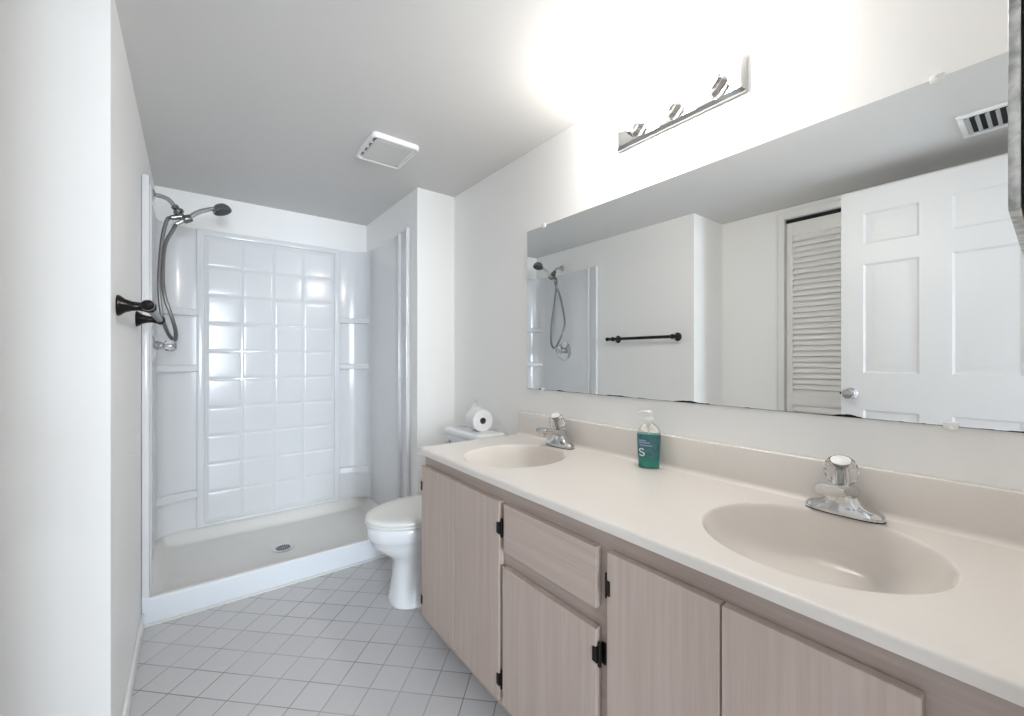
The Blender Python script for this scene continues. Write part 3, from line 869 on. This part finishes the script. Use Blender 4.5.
# countertop with two integral basins
CY0, CY1 = -0.024, 1.634
SINKS = [(1.030, 0.310, 0.208, 0.213), (0.995, 1.275, 0.206, 0.186)]
SPLIT = 0.800
ct = thing('vanity_countertop', (XC, (CY0 + CY1) / 2, ZV), 'cream cultured marble countertop with two moulded basins and backsplash', 'countertop')
NS = 96
XCB = XR - 0.0215      # front face of backsplash
def counter_top():
    bm = bmesh.new()
    x0, x1 = XC + 0.022, XR - 0.001
    for (cx, cy, rx, ry), (ya, yb) in zip(SINKS, ((CY0 + 0.0, SPLIT), (SPLIT, CY1 - 0.022))):
        inner, outer = [], []
        angs = [2 * PI * k / NS for k in range(NS)]
        # snap four angles to the rectangle's corners
        for X, Y in ((x0, ya), (x1, ya), (x1, yb), (x0, yb)):
            a = math.atan2((Y - cy) / ry, (X - cx) / rx) % (2 * PI)
            k = min(range(NS), key=lambda i: abs(((angs[i] - a + PI) % (2 * PI)) - PI))
            angs[k] = a
        for a in angs:
            c, s = math.cos(a) * rx, math.sin(a) * ry
            ts = []
            if c > 1e-9: ts.append((x1 - cx) / c)
            if c < -1e-9: ts.append((x0 - cx) / c)
            if s > 1e-9: ts.append((yb - cy) / s)
            if s < -1e-9: ts.append((ya - cy) / s)
            t = min(v for v in ts if v > 0)
            inner.append(bm.verts.new((cx + c, cy + s, ZT)))
            outer.append(bm.verts.new((cx + c * t, cy + s * t, ZT)))
        for k in range(NS):
            bm.faces.new((inner[k], inner[(k + 1) % NS], outer[(k + 1) % NS], outer[k]))
    bmesh.ops.remove_doubles(bm, verts=bm.verts, dist=1e-5)
    # rounded nose along front and left end, then underside
    prof = [(0.022, 0.0), (0.008, 0.0), (0.0045, -0.0007), (0.002, -0.0023), (0.0006, -0.0046), (0.0, -0.007), (0.0, ZV - ZT)]
    prev = None
    for ins, dz in prof:
        ring = [V(XC + ins, CY0, ZT + dz), V(XC + ins, CY1 - ins, ZT + dz), V(XR - 0.001, CY1 - ins, ZT + dz)]
        ring = [bm.verts.new(p) for p in ring]
        if prev:
            for k in range(2): bm.faces.new((prev[k], prev[k + 1], ring[k + 1], ring[k]))
        prev = ring
    # lower face rim (open under the basins) and the end against the entry wall
    w = 0.05
    pts = [V(XC, CY0, ZV), V(XC, CY1, ZV), V(XR - 0.001, CY1, ZV)]
    q = [V(XC + w, CY0, ZV), V(XC + w, CY1 - w, ZV), V(XR - 0.001, CY1 - w, ZV)]
    pv = [bm.verts.new(p) for p in pts]; qv = [bm.verts.new(p) for p in q]
    for k in range(2): bm.faces.new((pv[k], pv[k + 1], qv[k + 1], qv[k]))
    e = [bm.verts.new(p) for p in (V(XC, CY0, ZV), V(XR - 0.001, CY0, ZV), V(XR - 0.001, CY0, ZT), V(XC + 0.008, CY0, ZT), V(XC, CY0, ZT - 0.007))]
    bm.faces.new(e)
    return bm
top_o = obj('top', counter_top(), M['marble'], ct, smooth=40)
for cx, cy, rx, ry in SINKS:
    prof = [(1.0, 0.0), (0.992, -0.0010), (0.982, -0.0035), (0.972, -0.009), (0.955, -0.020), (0.925, -0.040), (0.875, -0.065), (0.79, -0.092), (0.67, -0.113), (0.52, -0.127), (0.35, -0.135), (0.20, -0.139), (0.105, -0.141)]
    rings = []
    for r, z in prof:
        sh = 0.085 * (-z / 0.141) ** 1.6
        rings.append([(cx + sh + math.cos(2 * PI * k / NS) * rx * r, cy + math.sin(2 * PI * k / NS) * ry * r, ZT + z) for k in range(NS)])
    obj('basin', loft(rings, (False, True)), M['marble'], ct, smooth=60)
    dc = (cx + 0.085, cy, ZT - 0.141)
    dn = obj('basin_drain', lathe([(0.0285, 0.0), (0.0285, 0.003), (0.024, 0.0045), (0.019, 0.003), (0.018, -0.002)], dc, n=32, caps=False), M['chrome'], ct, label='chrome drain ring')
    obj('stopper', lathe([(0.017, 0.001), (0.017, 0.005), (0.012, 0.008), (0.0001, 0.009)], dc, n=24), M['chrome'], dn)
    ov = obj('overflow_rim', lathe([(0.010, 0.0), (0.0095, 0.0015), (0.007, 0.002), (0.006, 0.0)], (cx - rx * 0.925 + 0.012, cy, ZT - 0.042), V(0.83, 0, 0.55), 20, caps=False), M['chrome'], ct)
bm = box(XCB, XR - 0.001, CY0, CY1 - 0.0, ZT - 0.001, 0.9005, 0.004, 3)
cove = [(XCB - 0.014, ZT - 0.0005)] + [(XCB - 0.014 * math.cos(k / 6 * PI / 2) ** 1 * (1 - math.sin(k / 6 * PI / 2)) - 0.0, ZT + 0.014 * (1 - math.cos(k / 6 * PI / 2))) for k in range(7)] + [(XCB + 0.004, ZT + 0.014), (XCB + 0.004, ZT - 0.0005)]
cv = [[bm.verts.new((x, yy, z)) for x, z in cove] for yy in (CY0, CY1 - 0.002)]
bm.faces.new(cv[0]); bm.faces.new(cv[1])
for k in range(len(cove)): bm.faces.new((cv[0][k], cv[0][(k + 1) % len(cove)], cv[1][(k + 1) % len(cove)], cv[1][k]))
obj('backsplash', bm, M['marble'], ct)

# ------------------------------------------------------------------ faucets
def make_faucet(loc, label):
    x, y, z = loc
    f = thing('faucet', (x, y, z), label, 'faucet', 'single knob faucets on the vanity')
    def stad(hw, hd, zz, n=40):
        out = []
        for k in range(n):
            t = 2 * PI * k / n
            c, s = math.cos(t), math.sin(t)
            out.append((x + hd * math.copysign(abs(c) ** 0.8, c), y + hw * math.copysign(abs(s) ** 0.72, s), z + zz))
        return out
    obj('gasket', loft([stad(0.0775, 0.0285, 0.0002), stad(0.0775, 0.0285, 0.003)]), M['dark'], f)
    obj('base', loft([stad(0.077, 0.029, 0.003), stad(0.078, 0.030, 0.006), stad(0.0765, 0.029, 0.013), stad(0.071, 0.027, 0.0185), stad(0.061, 0.0255, 0.0225), stad(0.048, 0.0245, 0.0265), stad(0.038, 0.024, 0.033), stad(0.033, 0.024, 0.045), stad(0.031, 0.024, 0.060), stad(0.029, 0.0235, 0.068)]), M['chrome'], f, smooth=50)
    # spout: a broad tongue sweeping from the body toward the basin (-x)
    rings = []
    path = [(0.010, 0.048, 0.029, 0.020), (-0.015, 0.058, 0.0300, 0.0160), (-0.042, 0.067, 0.0305, 0.0135), (-0.068, 0.073, 0.0305, 0.0130), (-0.092, 0.077, 0.0300, 0.0130), (-0.104, 0.0775, 0.0290, 0.0125), (-0.109, 0.0770, 0.0265, 0.0105)]
    n = 32
    for px, pz, hw, hh in path:
        r = []
        for k in range(n):
            t = 2 * PI * k / n
            c, s = math.cos(t), math.sin(t)
            r.append((x + px, y + hw * math.copysign(abs(c) ** 0.5, c), z + pz + hh * math.copysign(abs(s) ** 0.6, s)))
        rings.append(r)
    obj('spout', loft(rings), M['chrome'], f, smooth=50)
    obj('aerator', lathe([(0.011, 0), (0.0115, -0.009), (0.010, -0.013), (0.0001, -0.0125)], (x - 0.090, y, z + 0.066), n=20), M['chrome'], f)
    obj('collar', lathe([(0.026, 0.055), (0.0255, 0.066), (0.020, 0.069), (0.015, 0.071), (0.013, 0.075)], (x - 0.002, y, z), n=28), M['chrome'], f)
    obj('knob', faceted_knob((x - 0.004, y + 0.003, z + 0.0765), (-0.42, -0.08, 1), 0.034, 0.062, 12), M['acryl_clear'], f, smooth=0, label='clear faceted acrylic knob')
    kd = V(-0.42, -0.08, 1).normalized()
    k0 = V(x - 0.004, y + 0.003, z + 0.0765)
    obj('knob_post', lathe([(0.008, -0.004), (0.008, 0.040), (0.012, 0.046), (0.0001, 0.047)], k0, kd, 16), M['chrome'], f)
    obj('knob_cap', lathe([(0.0001, 0.0575), (0.015, 0.0585), (0.0195, 0.0605), (0.020, 0.0625), (0.016, 0.0650), (0.0001, 0.066)], k0, kd, 28), M['plastic'], f, label='pearly white index cap')
    bm = tube([(x + 0.031, y, z + 0.006), (x + 0.031, y, z + 0.078)], 0.0028, 8)
    add_lathe(bm, [(0.003, 0), (0.006, 0.004), (0.006, 0.009), (0.0001, 0.012)], (x + 0.031, y, z + 0.076), n=12)
    obj('lift_rod', bm, M['chrome'], f)
    return f
fa = make_faucet((1.247, 0.312, ZT), 'chrome faucet with clear knob behind the near basin, nearest the camera')
fb = copy_tree(fa)
fb.location = (1.243, 1.285, ZT)
fb['label'] = 'chrome faucet with clear knob behind the far basin, near the toilet'

# ------------------------------------------------------------------ soap pump bottle
sx_, sy_ = 1.246, 0.851
sb = thing('soap_bottle', (sx_, sy_, ZT), 'clear pump bottle of teal hand soap standing by the backsplash', 'soap bottle')
rotd = math.radians(28)
def oval(hw, hd, z, n=36, p=2.6, zz=ZT):
    out = []
    for k in range(n):
        t = 2 * PI * k / n
        c, s = math.cos(t), math.sin(t)
        lx = hd * math.copysign(abs(c) ** (2 / p), c); ly = hw * math.copysign(abs(s) ** (2 / p), s)
        out.append((sx_ + lx * math.cos(rotd) - ly * math.sin(rotd), sy_ + lx * math.sin(rotd) + ly * math.cos(rotd), zz + z))
    return out
body = [(0.0, 0.031, 0.019), (0.003, 0.034, 0.022), (0.03, 0.0355, 0.0235), (0.08, 0.0375, 0.0245), (0.112, 0.0385, 0.0245), (0.126, 0.0365, 0.0235), (0.138, 0.030, 0.020), (0.147, 0.020, 0.0155), (0.152, 0.0135, 0.0125), (0.160, 0.013, 0.0125)]
obj('bottle', loft([oval(w, d_, z + 0.0005, p=2.6 - (0.6 if z > 0.14 else 0)) for z, w, d_ in body]), M['bottle'], sb, smooth=50)
liq = [(0.003, 0.030, 0.018), (0.008, 0.0325, 0.0205), (0.03, 0.0338, 0.0218), (0.08, 0.0356, 0.0226), (0.116, 0.0362, 0.0222)]
obj('soap', loft([oval(w, d_, z) for z, w, d_ in liq]), M['liquid'], sb, smooth=50, label='translucent teal liquid soap')
# label wraps the room-facing half
def label_band(z0, z1, grow, a0, a1, n=22):
    bm = bmesh.new()
    rows = []
    for i in range(5):
        z = z0 + (z1 - z0) * i / 4
        t = (z - 0.03) / 0.05
        hw, hd = 0.0355 + 0.002 * max(0, t), 0.0235 + 0.001 * max(0, t)
        r = []
        for k in range(n + 1):
            a = a0 + (a1 - a0) * k / n
            c, s = math.cos(a), math.sin(a)
            lx = (hd + grow) * math.copysign(abs(c) ** (2 / 2.6), c); ly = (hw + grow) * math.copysign(abs(s) ** (2 / 2.6), s)
            r.append(bm.verts.new((sx_ + lx * math.cos(rotd) - ly * math.sin(rotd), sy_ + lx * math.sin(rotd) + ly * math.cos(rotd), ZT + z)))
        rows.append(r)
    for i in range(4):
        for k in range(n): bm.faces.new((rows[i][k], rows[i][k + 1], rows[i + 1][k + 1], rows[i + 1][k]))
    return bm
A0, A1 = math.radians(100), math.radians(262)
lab = obj('label', label_band(0.034, 0.114, 0.0008, A0, A1), M['label'], sb, smooth=60, label='dark teal printed label with a white letter S')
def on_label(u, v, g=0.0016):
    a = A1 + (A0 - A1) * (1 - u)
    z = 0.026 + 0.088 * v
    t = max(0, (z - 0.03) / 0.05)
    c, s = math.cos(a), math.sin(a)
    lx = (0.0235 + 0.001 * t + g) * math.copysign(abs(c) ** (2 / 2.6), c); ly = (0.0355 + 0.002 * t + g) * math.copysign(abs(s) ** (2 / 2.6), s)
    return V(sx_ + lx * math.cos(rotd) - ly * math.sin(rotd), sy_ + lx * math.sin(rotd) + ly * math.cos(rotd), ZT + z)
spts = smooth_path([(0.40, 0.43, 0), (0.33, 0.47, 0), (0.25, 0.44, 0), (0.245, 0.38, 0), (0.32, 0.34, 0), (0.40, 0.30, 0), (0.40, 0.23, 0), (0.32, 0.20, 0), (0.23, 0.24, 0)], 5)
MIR = lambda p: on_label(p.x, p.y)
obj('letter', tube([MIR(p) for p in spts], 0.0022, 8), M['mark'], lab, label='white letter S')
bm = bmesh.new()
for u0, u1, v in ((0.22, 0.52, 0.70), (0.26, 0.58, 0.60), (0.22, 0.46, 0.78)):
    add_tube(bm, [MIR(V(u0 + (u1 - u0) * k / 6, v, 0)) for k in range(7)], 0.0022, 6)
obj('print_lines', bm, M['mark_blue'], lab, label='pale lilac print')
obj('pump_collar', lathe([(0.0145, 0.154), (0.0155, 0.156), (0.0155, 0.170), (0.0135, 0.173), (0.007, 0.174), (0.006, 0.184)], (sx_, sy_, ZT), n=28), M['plastic'], sb)
pdir = V(-0.35, 0.94, 0).normalized()
bm = lathe([(0.0065, 0.180), (0.0110, 0.182), (0.0115, 0.190), (0.009, 0.194), (0.0001, 0.195)], (sx_, sy_, ZT), n=24)
c0 = V(sx_, sy_, ZT + 0.188)
add_tube(bm, [c0, c0 + pdir * 0.016 + V(0, 0, 0.001), c0 + pdir * 0.029, c0 + pdir * 0.034 + V(0, 0, -0.004)], [0.0065, 0.006, 0.005, 0.0042], 12)
obj('pump_head', bm, M['plastic'], sb)
obj('dip_tube', tube([(sx_, sy_, ZT + 0.012), (sx_, sy_, ZT + 0.156)], 0.0022, 8), M['plastic'], sb)

# ================================================================== MIRROR, LIGHT BAR, FAN, VENT, MEDICINE CABINET
MY0, MY1, MZ0, MZ1 = 0.018, 1.578, 1.0165, 1.7835
mir = thing('wall_mirror', (XR - 0.003, (MY0 + MY1) / 2, MZ0), 'long frameless wall mirror above the vanity backsplash', 'mirror')
obj('mirror_glass', box(XR - 0.0065, XR - 0.0005, MY0, MY1, MZ0, MZ1), M['mirror'], mir, smooth=0)
def clip(y, z, s, metal):
    bm = box(XR - 0.0105, XR - 0.0005, y - 0.012, y + 0.012, z - (0.010 if s > 0 else 0.008), z + (0.008 if s > 0 else 0.010), 0.003, 2)
    add_lathe(bm, [(0.0045, 0), (0.004, 0.0015), (0.0001, 0.002)], (XR - 0.0105, y, z + s * 0.004), (-1, 0, 0), 10)
    obj('mirror_clip', bm, M['clip'], mir, label='small white plastic clip')
clip(1.458, MZ1, 1, 0); clip(0.160, MZ1, 1, 0); clip(1.463, MZ0, -1, 0); clip(0.139, MZ0, -1, 0)

LZ = 2.010
lb = thing('vanity_light_bar', (XR - 0.012, 0.7915, LZ), 'chrome vanity light bar with three glowing bulbs above the mirror', 'light fixture')
def bar_plate():
    bm = bmesh.new()
    y0, y1, z0, z1 = 0.557, 1.026, 1.957, 2.066
    rings = []
    for ins, dp in ((0, 0.0005), (0.0, 0.014), (0.0105, 0.023), (0.012, 0.0235)):
        rings.append([(XR - dp, y0 + ins, z0 + ins), (XR - dp, y1 - ins, z0 + ins), (XR - dp, y1 - ins, z1 - ins), (XR - dp, y0 + ins, z1 - ins)])
    return loft(rings)
obj('back_plate', bar_plate(), M['chrome'], lb, smooth=0, label='mirror-polished chrome plate with bevelled rim')
for yy in (0.646, 0.7915, 0.937):
    bm = bmesh.new()
    # square fluted cup with pinched sides
    def star(r, z):
        out = []
        for k in range(32):
            t = 2 * PI * k / 32
            rr_ = r * (0.80 + 0.20 * abs(math.cos(2 * t)) ** 1.5)
            out.append((XR - 0.0235 - z, yy + rr_ * math.cos(t), LZ + rr_ * math.sin(t)))
        return out
    obj('socket', loft([star(0.038, 0.0), star(0.037, 0.005), star(0.029, 0.013), star(0.026, 0.028), star(0.028, 0.038)]), M['satin'], lb, smooth=50)
    bprof = [(0.013, 0.034), (0.0135, 0.042), (0.018, 0.050), (0.0285, 0.059), (0.0365, 0.071), (0.0395, 0.085), (0.0375, 0.099), (0.030, 0.112), (0.018, 0.1205), (0.0001, 0.1235)]
    obj('bulb', lathe(bprof, (XR - 0.0235, yy, LZ), (-1, 0, 0), 28), M['bulb'], lb, smooth=60, label='lit round white bulb')

# exhaust fan cover
FX0, FX1, FY0, FY1 = 0.642, 0.868, 1.845, 2.105
fan = thing('exhaust_fan', ((FX0 + FX1) / 2, (FY0 + FY1) / 2, ZC), 'square white exhaust fan cover on the ceiling', 'ceiling fan vent')
w = 0.012
bm = loft([rrect(FX0, FX1, FY0, FY1, ZC - 0.0005, 0.022), rrect(FX0, FX1, FY0, FY1, ZC - 0.018, 0.022), rrect(FX0 + 0.004, FX1 - 0.004, FY0 + 0.004, FY1 - 0.004, ZC - 0.023, 0.020),
           rrect(FX0 + 0.009, FX1 - 0.009, FY0 + 0.009, FY1 - 0.009, ZC - 0.023, 0.016), rrect(FX0 + w, FX1 - w, FY0 + w, FY1 - w, ZC - 0.020, 0.014), rrect(FX0 + w, FX1 - w, FY0 + w, FY1 - w, ZC - 0.0005, 0.014)], (False, False))
obj('cover_frame', bm, M['plastic'], fan)
obj('grille_panel', loft([rrect(FX0 + 0.026, FX1 - 0.026, FY0 + 0.024, FY1 - 0.024, ZC - 0.004, 0.012), rrect(FX0 + 0.024, FX1 - 0.024, FY0 + 0.022, FY1 - 0.022, ZC - 0.018, 0.012), rrect(FX0 + 0.028, FX1 - 0.028, FY0 + 0.026, FY1 - 0.026, ZC - 0.022, 0.012)]), M['ceiling'], fan)
bm = box(FX0 + w, FX1 - w, FY0 + w, FY1 - w, ZC - 0.004, ZC - 0.0008)
obj('duct_opening', bm, M['dark'], fan)
for yy in (FY0 + 0.075, FY0 + 0.13, FY0 + 0.185):
    obj('slot_bar', box(FX0 + w - 0.001, FX0 + 0.026, yy - 0.004, yy + 0.004, ZC - 0.018, ZC - 0.003), M['plastic'], fan)
for a in ((FX0 + w, FX1 - w, FY0 + w - 0.001, FY0 + 0.0245), (FX0 + w, FX1 - w, FY1 - 0.0245, FY1 - w + 0.001), (FX1 - 0.0265, FX1 - w + 0.001, FY0 + w, FY1 - w)):
    obj('slot_filler', box(*a, ZC - 0.0165, ZC - 0.004), M['plastic'], fan)

# supply register on the ceiling (seen in the mirror)
RX0, RX1, RY0, RY1 = -0.190, 0.074, 0.085, 0.258
reg = thing('air_register', ((RX0 + RX1) / 2, (RY0 + RY1) / 2, ZC), 'white ceiling air register with dark curved slots, seen in the mirror', 'air vent')
bm = bmesh.new()
w = 0.032
for a in ((RX0, RX0 + w, RY0, RY1), (RX1 - w, RX1, RY0, RY1), (RX0 + w - 0.002, RX1 - w + 0.002, RY0, RY0 + 0.022), (RX0 + w - 0.002, RX1 - w + 0.002, RY1 - 0.022, RY1)):
    add_box(bm, *a, ZC - 0.010, ZC - 0.0005, 0.004)
obj('register_frame', bm, M['plastic'], reg)
obj('duct_opening', box(RX0 + w, RX1 - w, RY0 + 0.022, RY1 - 0.022, ZC - 0.003, ZC - 0.0008), M['dark'], reg)
nb = 5
for k in range(nb):
    yy = RY0 + 0.030 + (RY1 - RY0 - 0.060) * k / (nb - 1)
    bm = bmesh.new()
    rows = []
    for j in range(6):
        t = j / 5
        rows.append([bm.verts.new((xx, yy - 0.005 + 0.011 * t * t, ZC - 0.003 - 0.011 * t)) for xx in (RX0 + w - 0.001, RX1 - w + 0.001)])
    for j in range(5): bm.faces.new((rows[j][0], rows[j][1], rows[j + 1][1], rows[j + 1][0]))
    bmesh.ops.solidify(bm, geom=bm.faces[:], thickness=0.0015)
    obj('blade', bm, M['plastic'], reg)

# medicine cabinet on the entry wall beside the doorway
KX0, KX1, KZ0, KZ1 = 0.750, 1.150, 1.336, 1.960
med = thing('medicine_cabinet', ((KX0 + KX1) / 2, YN, KZ0), 'chrome-framed medicine cabinet beside the mirror, cut off at the right edge', 'medicine cabinet')
obj('cabinet_body', box(KX0 + 0.008, KX1 - 0.008, YN + 0.0005, YN + 0.0535, KZ0 + 0.006, KZ1 - 0.006), M['dark'], med)
bm = bmesh.new()
yf0, yf1, w = YN + 0.0540, YN + 0.0640, 0.013
for a in ((KX0, KX0 + w, KZ0, KZ1), (KX1 - w, KX1, KZ0, KZ1), (KX0 + w - 0.001, KX1 - w + 0.001, KZ0, KZ0 + w), (KX0 + w - 0.001, KX1 - w + 0.001, KZ1 - w, KZ1)):
    add_box(bm, a[0], a[1], yf0, yf1, a[2], a[3], 0.0015)
dr_ = obj('door_frame', bm, M['frame'], med, label='worn chrome door frame')
obj('door_mirror', box(KX0 + w - 0.002, KX1 - w + 0.002, yf0 + 0.003, yf0 + 0.007, KZ0 + w - 0.002, KZ1 - w + 0.002), M['mirror'], dr_)
